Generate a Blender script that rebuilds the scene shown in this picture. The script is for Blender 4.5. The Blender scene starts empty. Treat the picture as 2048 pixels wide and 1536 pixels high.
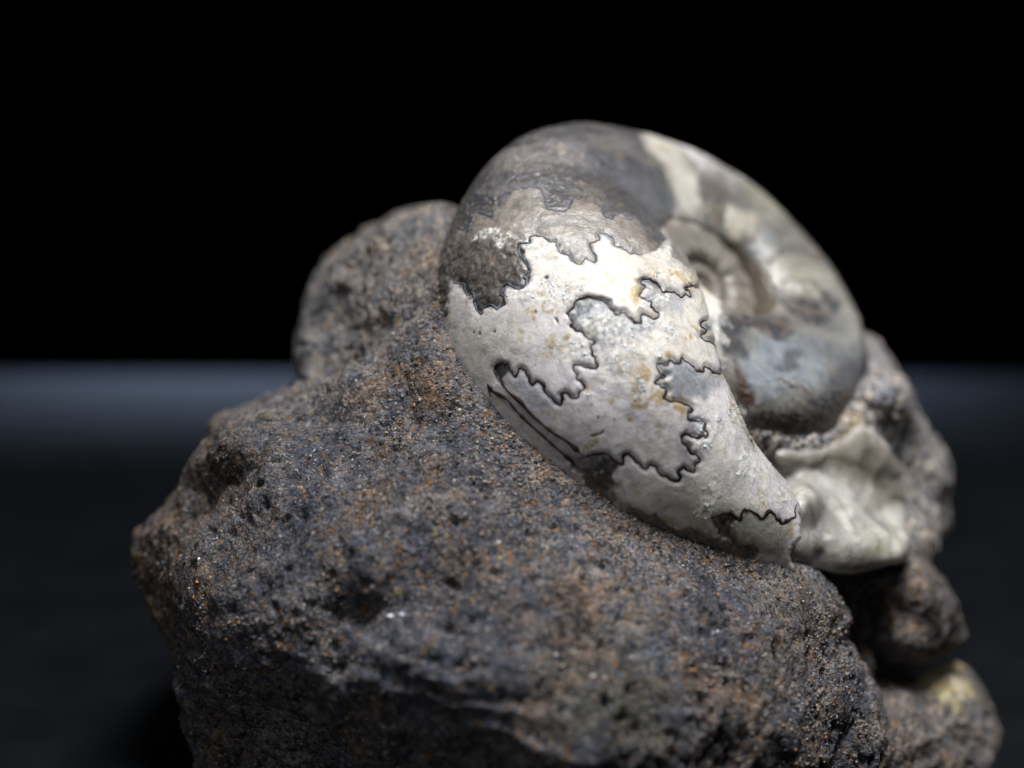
import bpy, bmesh, math, random
import numpy as np
from mathutils import Vector, Matrix
from mathutils.bvhtree import BVHTree

# ------------------------------------------------------------------ camera, world, light, exposure
scene = bpy.context.scene
col = scene.collection
scene.unit_settings.scale_length = 0.01          # one unit is one centimetre
PITCH = math.radians(10.0)
CAM_H = 4.3
LENS = 50.0
FPX = 2048 * LENS / 36.0
FOCUS = 8.4
cam_d = bpy.data.cameras.new("camera")
cam = bpy.data.objects.new("camera", cam_d)
col.objects.link(cam)
cam.location = (0, 0, CAM_H)
cam.rotation_euler = (math.pi / 2 - PITCH, 0, 0)
cam_d.lens = LENS
cam_d.sensor_width = 36.0
cam_d.clip_start = 0.1
cam_d.clip_end = 500.0
cam_d.dof.use_dof = True
cam_d.dof.focus_distance = FOCUS
cam_d.dof.aperture_fstop = 0.165
cam_d.dof.aperture_blades = 0
scene.camera = cam

world = bpy.data.worlds.new("World")
scene.world = world
world.use_nodes = True
world.node_tree.nodes["Background"].inputs[0].default_value = (0.55, 0.7, 1.0, 1)
world.node_tree.nodes["Background"].inputs[1].default_value = 0.0

def area(name, loc, target, size, power, colr, spread=180):
    d = bpy.data.lights.new(name, 'AREA')
    d.shape = 'RECTANGLE'
    d.size, d.size_y = size
    d.energy = power
    d.color = colr
    d.spread = math.radians(spread)
    o = bpy.data.objects.new(name, d)
    col.objects.link(o)
    o.location = loc
    o.rotation_euler = (Vector(target) - Vector(loc)).to_track_quat('-Z', 'Y').to_euler()
    return o

area("window_light", (2.4, 5.4, 20.0), (0.4, 9.0, 3.0), (8, 7), 6300, (0.985, 0.995, 1.0))
area("front_fill", (-9.0, -6.0, 11.0), (0.0, 9.0, 2.5), (12, 10), 480, (0.93, 0.96, 1.0))  # added soft fill from the front left, lifts the dark base and lower shell
area("side_window", (18.0, 19.0, 9.5), (0.8, 9.5, 3.2), (2.5, 4), 420, (0.82, 0.91, 1.0))
area("back_light", (-1.6, 30.8, 11.5), (-1.6, 28.6, 0.0), (17, 6.0), 4700, (0.58, 0.72, 1.0), 62)  # added lamp, spread narrowed to brighten only the far strip of table

vs = scene.view_settings
vs.view_transform = 'Standard'
vs.look = 'None'
vs.exposure = 0.0
vs.gamma = 1.0
vs.use_curve_mapping = False
scene.cycles.use_denoising = True
scene.cycles.max_bounces = 6

# ------------------------------------------------------------------ helpers
CP, SP = math.cos(PITCH), math.sin(PITCH)

def c2w(p):
    """camera frame (x right, y up, z depth) to world"""
    p = np.asarray(p, float)
    return np.stack([p[..., 0], p[..., 2] * CP + p[..., 1] * SP, CAM_H + p[..., 1] * CP - p[..., 2] * SP], -1)

def w2c(p):
    p = np.asarray(p, float)
    y, z = p[..., 1], p[..., 2] - CAM_H
    return np.stack([p[..., 0], y * SP + z * CP, y * CP - z * SP], -1)

def at(px, py, d):
    px, py, d = np.broadcast_arrays(np.asarray(px, float), np.asarray(py, float), np.asarray(d, float))
    return c2w(np.stack([(px - 1024) / FPX * d, (768 - py) / FPX * d, d], -1))

def to_px(w):
    c = w2c(w)
    return 1024 + FPX * c[..., 0] / c[..., 2], 768 - FPX * c[..., 1] / c[..., 2]

# vectorised gradient noise
_rng = np.random.default_rng(7)
_perm = _rng.permutation(256)
_perm = np.concatenate([_perm, _perm, _perm])
_grad = _rng.normal(size=(256, 3))
_grad /= np.linalg.norm(_grad, axis=1)[:, None]

def noise3(p):
    p = np.asarray(p, float)
    i = np.floor(p).astype(int)
    f = p - i
    u = f * f * f * (f * (f * 6 - 15) + 10)
    i &= 255
    out = 0
    for dx in (0, 1):
        wx = u[:, 0] if dx else 1 - u[:, 0]
        for dy in (0, 1):
            wy = u[:, 1] if dy else 1 - u[:, 1]
            for dz in (0, 1):
                wz = u[:, 2] if dz else 1 - u[:, 2]
                h = _perm[_perm[_perm[(i[:, 0] + dx) & 255] + ((i[:, 1] + dy) & 255)] + ((i[:, 2] + dz) & 255)]
                g = _grad[h]
                out = out + wx * wy * wz * (g[:, 0] * (f[:, 0] - dx) + g[:, 1] * (f[:, 1] - dy) + g[:, 2] * (f[:, 2] - dz))
    return out * 1.6

def fbm(p, octaves=4, gain=0.5):
    a, s, out = 1.0, 1.0, 0
    for k in range(octaves):
        out = out + a * noise3(p * s + 17.3 * k)
        a *= gain
        s *= 2.03
    return out

def smooth01(x):
    x = np.clip(x, 0, 1)
    return x * x * (3 - 2 * x)

def mesh_obj(name, verts, faces, mat, parent=None, smooth=True):
    me = bpy.data.meshes.new(name)
    if isinstance(faces, np.ndarray):
        n = len(verts)
        me.vertices.add(n)
        me.vertices.foreach_set("co", np.ascontiguousarray(verts, np.float32).ravel())
        k = faces.shape[1]
        me.loops.add(faces.size)
        me.loops.foreach_set("vertex_index", np.ascontiguousarray(faces, np.int32).ravel())
        me.polygons.add(len(faces))
        me.polygons.foreach_set("loop_start", np.arange(0, faces.size, k, dtype=np.int32))
        me.update(calc_edges=True)
    else:
        me.from_pydata([tuple(v) for v in verts], [], faces)
        me.update()
    if smooth:
        me.polygons.foreach_set("use_smooth", np.ones(len(me.polygons), bool))
    if mat:
        me.materials.append(mat)
    o = bpy.data.objects.new(name, me)
    col.objects.link(o)
    if parent:
        o.parent = parent
    return o

def verts_of(me):
    a = np.empty(len(me.vertices) * 3, np.float32)
    me.vertices.foreach_get("co", a)
    return a.reshape(-1, 3).astype(float)

def normals_of(me):
    a = np.empty(len(me.vertices) * 3, np.float32)
    me.vertices.foreach_get("normal", a)
    return a.reshape(-1, 3).astype(float)

def set_colors(me, name, rgb):
    at_ = me.attributes.new(name, 'FLOAT_COLOR', 'POINT')
    c = np.ones((len(rgb), 4), np.float32)
    c[:, :3] = rgb
    at_.data.foreach_set("color", c.ravel())

def lin(r, g, b):
    f = lambda v: ((v / 255 + 0.055) / 1.055) ** 2.4 if v > 10 else v / 255 / 12.92
    return np.array([f(r), f(g), f(b)])

def in_poly(x, y, poly):
    """signed distance to polygon, positive inside"""
    poly = np.asarray(poly, float)
    n = len(poly)
    inside = np.zeros(x.shape, bool)
    d2 = np.full(x.shape, 1e18)
    for i in range(n):
        x0, y0 = poly[i]
        x1, y1 = poly[(i + 1) % n]
        c = ((y0 > y) != (y1 > y))
        if y1 != y0:
            inside ^= c & (x < (x1 - x0) * (y - y0) / (y1 - y0) + x0)
        ex, ey = x1 - x0, y1 - y0
        t = np.clip(((x - x0) * ex + (y - y0) * ey) / max(ex * ex + ey * ey, 1e-9), 0, 1)
        d2 = np.minimum(d2, (x - x0 - t * ex) ** 2 + (y - y0 - t * ey) ** 2)
    return np.where(inside, 1, -1) * np.sqrt(d2)

# ------------------------------------------------------------------ materials
def new_mat(name):
    m = bpy.data.materials.new(name)
    m.use_nodes = True
    nt = m.node_tree
    return m, nt, nt.nodes["Principled BSDF"]

def N(nt, kind, **kw):
    n = nt.nodes.new(kind)
    for k, v in kw.items():
        if k.startswith("i_"):
            n.inputs[k[2:].replace("_", " ")].default_value = v
        else:
            setattr(n, k, v)
    return n

def ramp(nt, fac, stops, interp='LINEAR'):
    r = nt.nodes.new("ShaderNodeValToRGB")
    r.color_ramp.interpolation = interp
    el = r.color_ramp.elements
    while len(el) > 1:
        el.remove(el[-1])
    el[0].position = stops[0][0]
    el[0].color = (*stops[0][1], 1) if len(stops[0][1]) == 3 else stops[0][1]
    for p, c in stops[1:]:
        e = el.new(p)
        e.color = (*c, 1) if len(c) == 3 else c
    nt.links.new(fac, r.inputs[0])
    return r.outputs[0]

def g3(v):
    return (v, v, v)

def mix(nt, fac, a, b, mode='MIX'):
    m = nt.nodes.new("ShaderNodeMix")
    m.data_type = 'RGBA'
    m.blend_type = mode
    for sock, val in ((m.inputs[0], fac), (m.inputs[6], a), (m.inputs[7], b)):
        if isinstance(val, bpy.types.NodeSocket):
            nt.links.new(val, sock)
        elif isinstance(val, (int, float)):
            sock.default_value = val
        else:
            sock.default_value = (*val, 1)
    return m.outputs[2]

def tex_noise(nt, co, scale, detail=3, rough=0.55, dist=0.0):
    n = N(nt, "ShaderNodeTexNoise")
    n.inputs["Scale"].default_value = scale
    n.inputs["Detail"].default_value = detail
    n.inputs["Roughness"].default_value = rough
    n.inputs["Distortion"].default_value = dist
    nt.links.new(co, n.inputs["Vector"])
    return n

def rock_material():
    m, nt, b = new_mat("rock")
    co = N(nt, "ShaderNodeTexCoord").outputs["Object"]
    col_at = N(nt, "ShaderNodeAttribute", attribute_name="tint").outputs["Color"]
    # warped coordinates make the grains irregular
    wn = tex_noise(nt, co, 22, 3, .6)
    va = N(nt, "ShaderNodeVectorMath", operation='MULTIPLY_ADD')
    nt.links.new(wn.outputs["Color"], va.inputs[0])
    va.inputs[1].default_value = (0.05, 0.05, 0.05)
    nt.links.new(co, va.inputs[2])
    wco = va.outputs[0]
    v1 = N(nt, "ShaderNodeTexVoronoi"); v1.inputs["Scale"].default_value = 38; nt.links.new(wco, v1.inputs["Vector"])
    v2 = N(nt, "ShaderNodeTexVoronoi"); v2.inputs["Scale"].default_value = 85; nt.links.new(wco, v2.inputs["Vector"])
    s1 = N(nt, "ShaderNodeSeparateColor"); nt.links.new(v1.outputs["Color"], s1.inputs[0])
    s2 = N(nt, "ShaderNodeSeparateColor"); nt.links.new(v2.outputs["Color"], s2.inputs[0])
    big = tex_noise(nt, co, 1.7, 4, .6)
    mid = tex_noise(nt, co, 6.0, 4, .6)
    fine = tex_noise(nt, co, 60, 3, .65)
    # fine grains: dark and light values around the tint
    val2 = ramp(nt, s2.outputs[0], [(0, g3(.68)), (.3, g3(.88)), (.6, g3(1.0)), (.85, g3(1.12)), (1, g3(1.35))])
    val1 = ramp(nt, s1.outputs[1], [(0, (.22, .23, .26)), (.12, (.42, .45, .52)), (.28, (.80, .86, .98)), (.5, (1.0, 1.0, 1.0)), (.75, (1.18, 1.05, .95)), (1, (1.3, 1.24, 1.15))])
    base = mix(nt, 1.0, col_at, val2, 'MULTIPLY')
    base = mix(nt, 1.0, base, val1, 'MULTIPLY')
    blot = tex_noise(nt, wco, 13, 6, .68)
    base = mix(nt, 1.0, base, ramp(nt, blot.outputs[0], [(.31, g3(.12)), (.41, g3(.62)), (.55, g3(1.05)), (.72, g3(1.5))]), 'MULTIPLY')  # dark blotches put the shade of the pits into the colour
    # blue-grey dark patches and warm dusty patches
    pm = ramp(nt, mid.outputs[0], [(.42, g3(0)), (.58, g3(.95))])
    base = mix(nt, pm, base, mix(nt, 1.0, base, (.62, .70, .86), 'MULTIPLY'))
    pw = ramp(nt, big.outputs[0], [(.48, g3(0)), (.68, g3(.6))])
    base = mix(nt, pw, base, mix(nt, 1.0, base, (1.22, 1.10, .95), 'MULTIPLY'))
    # rusty grains, gathered in patches
    om = N(nt, "ShaderNodeMath", operation='MULTIPLY')
    og = ramp(nt, s1.outputs[0], [(.86, g3(0)), (.92, g3(1))])
    op = ramp(nt, tex_noise(nt, co, 3.3, 3, .6).outputs[0], [(.42, g3(.12)), (.62, g3(.95))])
    nt.links.new(og, om.inputs[0]); nt.links.new(op, om.inputs[1])
    rust = ramp(nt, s1.outputs[2], [(0, (.17, .080, .035)), (.5, (.29, .145, .04)), (.8, (.17, .105, .065)), (1, (.30, .22, .06))])
    base = mix(nt, om.outputs[0], base, rust)
    # black grains, doubling as shaded pits put into the colour
    bm_ = N(nt, "ShaderNodeMath", operation='MULTIPLY')
    bg = ramp(nt, s2.outputs[1], [(.74, g3(0)), (.80, g3(1))])
    bp = ramp(nt, tex_noise(nt, co, 4.1, 4, .65).outputs[0], [(.42, g3(.1)), (.6, g3(.9))])
    nt.links.new(bg, bm_.inputs[0]); nt.links.new(bp, bm_.inputs[1])
    base = mix(nt, bm_.outputs[0], base, (.018, .018, .021))
    # a few pale grains
    pg = ramp(nt, s2.outputs[2], [(.955, g3(0)), (.975, g3(.7))])
    base = mix(nt, pg, base, (.40, .37, .33))
    nt.links.new(base, b.inputs["Base Color"])
    b.inputs["Roughness"].default_value = 0.8
    b.inputs["Specular IOR Level"].default_value = 0.35
    # grain relief
    h1 = N(nt, "ShaderNodeMath", operation='MULTIPLY'); nt.links.new(v1.outputs["Distance"], h1.inputs[0]); h1.inputs[1].default_value = -1.0
    h2 = N(nt, "ShaderNodeMath", operation='MULTIPLY_ADD'); nt.links.new(v2.outputs["Distance"], h2.inputs[0]); h2.inputs[1].default_value = -.25; nt.links.new(h1.outputs[0], h2.inputs[2])
    h3 = N(nt, "ShaderNodeMath", operation='MULTIPLY_ADD'); nt.links.new(fine.outputs[0], h3.inputs[0]); h3.inputs[1].default_value = .5; nt.links.new(h2.outputs[0], h3.inputs[2])
    h4 = N(nt, "ShaderNodeMath", operation='MULTIPLY_ADD'); nt.links.new(blot.outputs[0], h4.inputs[0]); h4.inputs[1].default_value = 2.6; nt.links.new(h3.outputs[0], h4.inputs[2])
    h3 = h4
    bp_ = N(nt, "ShaderNodeBump"); bp_.inputs["Strength"].default_value = 0.9; bp_.inputs["Distance"].default_value = 0.022
    nt.links.new(h3.outputs[0], bp_.inputs["Height"])
    nt.links.new(bp_.outputs[0], b.inputs["Normal"])
    return m

def shell_material():
    m, nt, b = new_mat("fossil_shell")
    co = N(nt, "ShaderNodeTexCoord").outputs["Object"]
    tint = N(nt, "ShaderNodeAttribute", attribute_name="tint").outputs["Color"]
    rough = N(nt, "ShaderNodeAttribute", attribute_name="grit").outputs["Color"]
    cloud = tex_noise(nt, co, 5, 5, .62, .4)
    fine = tex_noise(nt, co, 55, 4, .7)
    base = mix(nt, 1.0, tint, ramp(nt, cloud.outputs[0], [(.3, g3(.9)), (.5, g3(1)), (.7, g3(1.06))]), 'MULTIPLY')
    base = mix(nt, 1.0, base, ramp(nt, fine.outputs[0], [(.25, g3(.86)), (.5, g3(1)), (.75, g3(1.09))]), 'MULTIPLY')
    # dirt grains where the surface is gritty
    vo = N(nt, "ShaderNodeTexVoronoi"); vo.inputs["Scale"].default_value = 70; nt.links.new(co, vo.inputs["Vector"])
    sp = N(nt, "ShaderNodeSeparateColor"); nt.links.new(vo.outputs["Color"], sp.inputs[0])
    gm = N(nt, "ShaderNodeMath", operation='MULTIPLY')
    nt.links.new(ramp(nt, sp.outputs[0], [(.55, g3(0)), (.7, g3(1))]), gm.inputs[0])
    nt.links.new(rough, gm.inputs[1])
    base = mix(nt, gm.outputs[0], base, ramp(nt, sp.outputs[1], [(0, (.03, .03, .035)), (.4, (.10, .09, .09)), (.7, (.22, .15, .07)), (1, (.34, .32, .30))]))
    # bruised, sparkling calcite
    br = N(nt, "ShaderNodeAttribute", attribute_name="bruise").outputs["Fac"]
    bn = tex_noise(nt, co, 34, 5, .75)
    bmul = N(nt, "ShaderNodeMath", operation='MULTIPLY')
    nt.links.new(ramp(nt, bn.outputs[0], [(.42, g3(0)), (.58, g3(1))]), bmul.inputs[0]); nt.links.new(br, bmul.inputs[1])
    base = mix(nt, bmul.outputs[0], base, (.86, .84, .78))
    veil = tex_noise(nt, co, 11, 6, .7, .8)
    base = mix(nt, 1.0, base, ramp(nt, veil.outputs[0], [(.34, (.70, .71, .74)), (.47, (.95, .95, .955)), (.55, (1.02, 1.02, 1.01)), (.68, (1.14, 1.12, 1.06))]), 'MULTIPLY')
    # ochre stain specks
    st = tex_noise(nt, co, 9, 5, .75)
    so = ramp(nt, st.outputs[0], [(.54, g3(0)), (.66, g3(.9))])
    lum = N(nt, "ShaderNodeRGBToBW"); nt.links.new(tint, lum.inputs[0])
    sm = N(nt, "ShaderNodeMath", operation='MULTIPLY'); nt.links.new(so, sm.inputs[0])
    nt.links.new(ramp(nt, lum.outputs[0], [(.2, g3(0)), (.45, g3(1))]), sm.inputs[1])
    st2 = tex_noise(nt, co, 2.6, 2, .5)
    sm2 = N(nt, "ShaderNodeMath", operation='MULTIPLY'); nt.links.new(sm.outputs[0], sm2.inputs[0]); nt.links.new(ramp(nt, st2.outputs[0], [(.42, g3(.0)), (.58, g3(1))]), sm2.inputs[1])
    base = mix(nt, sm2.outputs[0], base, (.42, .33, .14))
    nt.links.new(base, b.inputs["Base Color"])
    b.inputs["Coat Weight"].default_value = 0.38
    b.inputs["Coat Roughness"].default_value = 0.10
    b.inputs["Subsurface Weight"].default_value = 0.65
    b.inputs["Subsurface Radius"].default_value = (0.12, 0.11, 0.09)
    b.inputs["Subsurface Scale"].default_value = 0.6
    rr = ramp(nt, fine.outputs[0], [(.3, g3(.18)), (.7, g3(.48))])
    nt.links.new(rr, b.inputs["Roughness"])
    b.inputs["Specular IOR Level"].default_value = 0.5
    bsum = N(nt, "ShaderNodeMath", operation='MULTIPLY_ADD'); nt.links.new(cloud.outputs[0], bsum.inputs[0]); bsum.inputs[1].default_value = .5; nt.links.new(fine.outputs[0], bsum.inputs[2])
    gsum = N(nt, "ShaderNodeMath", operation='MULTIPLY_ADD'); nt.links.new(gm.outputs[0], gsum.inputs[0]); gsum.inputs[1].default_value = -.5; nt.links.new(bsum.outputs[0], gsum.inputs[2])
    g2_ = N(nt, "ShaderNodeMath", operation='MULTIPLY_ADD'); nt.links.new(bmul.outputs[0], g2_.inputs[0]); g2_.inputs[1].default_value = 1.0; nt.links.new(gsum.outputs[0], g2_.inputs[2])
    gsum = g2_
    bp = N(nt, "ShaderNodeBump"); bp.inputs["Strength"].default_value = 0.5; bp.inputs["Distance"].default_value = 0.010
    nt.links.new(gsum.outputs[0], bp.inputs["Height"]); nt.links.new(bp.outputs[0], b.inputs["Normal"]); nt.links.new(bp.outputs[0], b.inputs["Coat Normal"])
    return m

def suture_material(name, c1, c2):
    m, nt, b = new_mat(name)
    co = N(nt, "ShaderNodeTexCoord").outputs["Object"]
    n = tex_noise(nt, co, 14, 4, .7)
    nt.links.new(ramp(nt, n.outputs[0], [(.38, c1), (.62, c2)]), b.inputs["Base Color"])
    b.inputs["Roughness"].default_value = .5
    return m

def calcite_material():
    m, nt, b = new_mat("calcite")
    co = N(nt, "ShaderNodeTexCoord").outputs["Object"]
    n = tex_noise(nt, co, 4.5, 5, .65, .5)
    f = tex_noise(nt, co, 40, 3, .6)
    tn_ = N(nt, "ShaderNodeAttribute", attribute_name="tint").outputs["Color"]
    c = mix(nt, 1.0, tn_, ramp(nt, n.outputs[0], [(.28, (.62, .62, .60)), (.45, (.95, .95, .93)), (.6, (1.15, 1.14, 1.1)), (.75, (.85, .78, .7))]), 'MULTIPLY')
    nt.links.new(mix(nt, 1.0, c, ramp(nt, f.outputs[0], [(.3, g3(.85)), (.7, g3(1.1))]), 'MULTIPLY'), b.inputs["Base Color"])
    b.inputs["Roughness"].default_value = .13
    b.inputs["Subsurface Weight"].default_value = .6
    b.inputs["Subsurface Radius"].default_value = (.16, .15, .11)
    b.inputs["Subsurface Scale"].default_value = .8
    bp = N(nt, "ShaderNodeBump"); bp.inputs["Strength"].default_value = .5; bp.inputs["Distance"].default_value = .02
    hs = N(nt, "ShaderNodeMath", operation='MULTIPLY_ADD'); nt.links.new(tex_noise(nt, co, 22, 5, .7).outputs[0], hs.inputs[0]); hs.inputs[1].default_value = .9; nt.links.new(n.outputs[0], hs.inputs[2])
    nt.links.new(hs.outputs[0], bp.inputs["Height"]); nt.links.new(bp.outputs[0], b.inputs["Normal"])
    return m

def table_material():
    m, nt, b = new_mat("black_table")
    co = N(nt, "ShaderNodeTexCoord").outputs["Object"]
    n = tex_noise(nt, co, 1.3, 5, .6)
    nt.links.new(ramp(nt, n.outputs[0], [(.35, (.0022, .0030, .0042)), (.65, (.0048, .0060, .0080))]), b.inputs["Base Color"])
    b.inputs["Roughness"].default_value = .6
    b.inputs["Specular IOR Level"].default_value = .12
    return m

M_ROCK = rock_material()
M_SHELL = shell_material()
M_SUT = suture_material("suture_dark", (.012, .009, .010), (.045, .020, .016))
M_SUTG = suture_material("suture_grey", (.03, .034, .042), (.085, .095, .115))
M_CALC = calcite_material()
M_TABLE = table_material()

# ------------------------------------------------------------------ setting
EDGE_Y = 25.6
tv = [(-60, -25, 0), (60, -25, 0), (60, EDGE_Y - .5, 0), (-60, EDGE_Y + .5, 0), (-60, -25, -3), (60, -25, -3), (60, EDGE_Y - .5, -3), (-60, EDGE_Y + .5, -3)]
tf = [(0, 1, 2, 3), (7, 6, 5, 4), (0, 4, 5, 1), (1, 5, 6, 2), (2, 6, 7, 3), (3, 7, 4, 0)]
table = mesh_obj("table_top", tv, tf, M_TABLE, smooth=False)
bvm = table.modifiers.new("edge", 'BEVEL'); bvm.width = .25; bvm.segments = 4
table["kind"] = "structure"
table["label"] = "black satin table top under the fossil, its back edge blurred"

# ------------------------------------------------------------------ the specimen
fossil = bpy.data.objects.new("ammonite_fossil", None)
col.objects.link(fossil)
fossil.location = (0.2, 9.4, 0)
fossil["label"] = "white ammonite with dark wavy suture lines set in a brown grey rock"
fossil["category"] = "fossil"
bpy.context.view_layer.update()
OFF = np.array(fossil.location)

def part(name, verts, faces, mat, parent=None, smooth=True):
    return mesh_obj(name, np.asarray(verts) - OFF, faces, mat, parent or fossil, smooth)

# the shell: a spiral tube, one cross-section per angle
KN = np.array([-190, -75, -20, 35, 90, 145, 200, 255, 300.])
KRO = np.array([.12, .295, .372, .326, .324, .564, .807, .83, .80])
KRU = np.array([.22, .23, .29, .33, .285, .247, .255, .645, .88])
KW = np.array([.38, .40, .36, .31, .26, .289, .398, .215, .09])
SH_C = (1374.5, 608.6, 10.0)
SH_AZ, SH_EL = .73, .524

def spl(y, x, k=KN):
    m = np.gradient(y, k)
    i = np.clip(np.searchsorted(k, x) - 1, 0, len(k) - 2)
    h = k[i + 1] - k[i]
    t = (x - k[i]) / h
    return (2*t**3-3*t**2+1)*y[i] + (t**3-2*t**2+t)*h*m[i] + (-2*t**3+3*t**2)*y[i+1] + (t**3-t**2)*h*m[i+1]

sn = np.array([math.sin(SH_AZ)*math.cos(SH_EL), math.sin(SH_EL), -math.cos(SH_AZ)*math.cos(SH_EL)])
se1 = np.cross([0, 1, 0], sn); se1 /= np.linalg.norm(se1); se1 *= np.sign(se1[0])
se2 = np.cross(sn, se1); se2 *= np.sign(se2[1])
sC = np.array([(SH_C[0]-1024)/FPX*SH_C[2], (768-SH_C[1])/FPX*SH_C[2], SH_C[2]])

def spiral(thd, ph, ro, ru, w, ex=.9, lift=0.0, exi=None):
    th = np.radians(thd)[:, None]
    ph = ph[None]
    ro, ru, w = ro[:, None], ru[:, None], w[:, None]
    rc, h = (ro + ru) / 2, (ro - ru) / 2
    c, s = np.cos(ph), np.sin(ph)
    ex = np.asarray(ex)[..., None] if np.ndim(ex) else ex
    exi = ex if exi is None else np.where((c < 0) & (s > 0), np.asarray(exi)[..., None], ex)
    rr = rc + h * np.sign(c) * abs(c) ** exi
    zz = w * np.sign(s) * abs(s) ** exi + lift
    P = sC + (rr*np.cos(th))[..., None]*se1 + (rr*np.sin(th))[..., None]*se2 + zz[..., None]*sn
    return c2w(P)

def grid_faces(nu, nv):
    i = np.arange((nu - 1) * nv).reshape(nu - 1, nv)[:, :-1].ravel()
    return np.stack([i, i + 1, i + nv + 1, i + nv], 1)

TH_END = 253.0
thd = np.concatenate([np.linspace(-190, 130, 430), np.linspace(130, TH_END, 620)[1:]])
phs = np.radians(np.concatenate([np.linspace(-100, -20, 30), np.linspace(-20, 150, 320)[1:], np.linspace(150, 235, 50)[1:]]))
SHP = spiral(thd, phs, np.exp(spl(KRO, thd)), np.exp(spl(KRO, thd))*spl(KRU, thd), np.exp(spl(KRO, thd))*spl(KW, thd), .66 + .24*smooth01((thd - 60) / 110), 0.0, .54 + .36*smooth01((thd - 60) / 110))
# the last rings are broken off unevenly
nb_ = 70
tg = SHP[-1] - SHP[-8]
tg = tg / np.linalg.norm(tg, axis=-1)[:, None]
jag = .10 * fbm(np.stack([phs * 3.1, phs * 0 + 2.5, phs * 0], 1), 4) - .03
for i_ in range(nb_):
    SHP[-nb_ + i_] += tg * (jag * (i_ / nb_) ** 2)[:, None]
# close the broken end with a rounded, uneven face
endc = SHP[-1].mean(0)
cap = [endc + (SHP[-1] - endc) * s_ + (SHP[-1] - SHP[-12]).mean(0) * g_ for s_, g_ in ((.97, .35), (.9, .6), (.78, .8), (.6, .9), (.4, .95), (.2, 1.0), (.02, 1.0))]
SHP = np.concatenate([SHP, np.array(cap)])
nu, nv = SHP.shape[:2]
sv = SHP.reshape(-1, 3)
sf = grid_faces(nu, nv)[:, ::-1]

# ---- shell colour: the mineral that fills each chamber
spx, spy = to_px(sv)
wob = fbm(sv * 6.0, 3) * 9 + fbm(sv * 22.0, 2) * 4
wob2 = fbm(sv * 6.0 + 40, 3) * 9 + fbm(sv * 22.0 + 9, 2) * 4
qx, qy = spx + wob, spy + wob2
tint = np.tile(lin(226, 222, 213), (len(sv), 1))
grit = np.zeros(len(sv))
bruise = np.zeros(len(sv))

def paint(poly, rgb, soft=5, amt=1.0, g=None, crisp=False):
    global tint, grit
    x, y = (spx, spy) if crisp else (qx, qy)
    pa = np.asarray(poly, float)
    lo_, hi_ = pa.min(0) - soft - 2, pa.max(0) + soft + 2
    m_ = (x > lo_[0]) & (x < hi_[0]) & (y > lo_[1]) & (y < hi_[1])
    a = np.zeros(len(sv))
    a[m_] = smooth01(in_poly(x[m_], y[m_], poly) / soft * .5 + .5) * amt
    tint = tint * (1 - a[:, None]) + lin(*rgb) * a[:, None]
    if g is not None:
        grit = grit * (1 - a) + g * a

def blob(cx, cy, rx, ry, ang, rgb, amt=.8, g=None, warp=1.0):
    global tint, grit
    t = math.radians(ang)
    R_ = 1.5 * max(rx, ry) + 60
    m_ = (np.abs(spx - cx) < R_) & (np.abs(spy - cy) < R_)
    dx, dy = spx[m_] + warp*wob[m_]*1.4 - cx, spy[m_] + warp*wob2[m_]*1.4 - cy
    u, v = dx*math.cos(t) + dy*math.sin(t), -dx*math.sin(t) + dy*math.cos(t)
    a = np.zeros(len(sv))
    a[m_] = smooth01(1.45 - np.sqrt((u/rx)**2 + (v/ry)**2)) * amt
    tint = tint * (1 - a[:, None]) + lin(*rgb) * a[:, None]
    if g is not None:
        grit = grit * (1 - a) + g * a

Z3 = lambda pts: [(860 + x/3.49, 540 + y/3.49) for x, y in pts]
Z4 = lambda pts: [(1140 + x/3.49, 540 + y/3.49) for x, y in pts]
Z1 = lambda pts: [(840 + x/3.84, 230 + y/3.84) for x, y in pts]
Z5 = lambda pts: [(1150 + x/2.926, 800 + y/2.926) for x, y in pts]

# sutures, traced on the fossil
S_B1 = Z3([(470,760),(452,690),(490,648),(520,665),(545,655),(560,700),(600,745),(625,690),(650,685),(680,725),(715,800),(745,780),(785,795),(805,850),(850,890),(880,925),(910,935),(925,905),(915,870),(945,850),(970,870),(1000,890),(1030,885),(1045,850),(1080,825),(1060,780),(1025,765),(1030,730),(1000,690),(1000,665),(1040,660),(1100,675),(1150,690),(1165,660)])
S_B2 = Z3([(1120,535),(1150,510),(1140,490),(1090,465),(1065,435),(1020,420),(985,385),(1000,360),(960,300),(1000,265),(1020,210),(1060,200),(1110,185),(1160,205),(1200,210),(1240,235),(1270,275),(1310,310),(1350,295),(1385,325),(1410,350),(1440,370),(1475,370),(1470,320),(1510,315),(1560,340),(1590,330),(1590,300),(1545,260),(1540,225),(1510,215),(1465,180),(1480,145),(1500,110),(1470,90)])
S_B3 = Z4([(490,95),(500,70),(540,60),(590,85),(625,120),(650,155),(700,150),(735,160),(770,190),(800,170),(840,185),(830,150),(800,130),(850,112),(888,128)])
S_C1 = Z4([(90,1310),(150,1290),(210,1280),(260,1285),(310,1330),(365,1355),(375,1295),(410,1285),(450,1320),(500,1375),(530,1390),(560,1355),(600,1375),(630,1425),(670,1440),(720,1470),(760,1470),(770,1440),(755,1405),(790,1380),(830,1400),(870,1405),(870,1360),(905,1330),(880,1285),(840,1275),(820,1230),(785,1200),(775,1165),(800,1145),(840,1155)])
S_C2 = Z4([(880,1175),(915,1160),(950,1165),(965,1140),(935,1110),(940,1070),(890,1055),(830,1040)])
S_C3 = Z4([(820,990),(850,985),(850,965),(800,935),(750,915),(700,915),(650,890),(670,850),(655,820),(600,795),(595,770),(640,755),(670,740),(625,715),(600,665),(605,650),(650,665),(680,660),(690,630),(730,650),(765,655),(775,615),(810,640),(850,670),(880,700),(925,710),(935,675),(970,690),(1010,720),(1050,715)])
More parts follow.
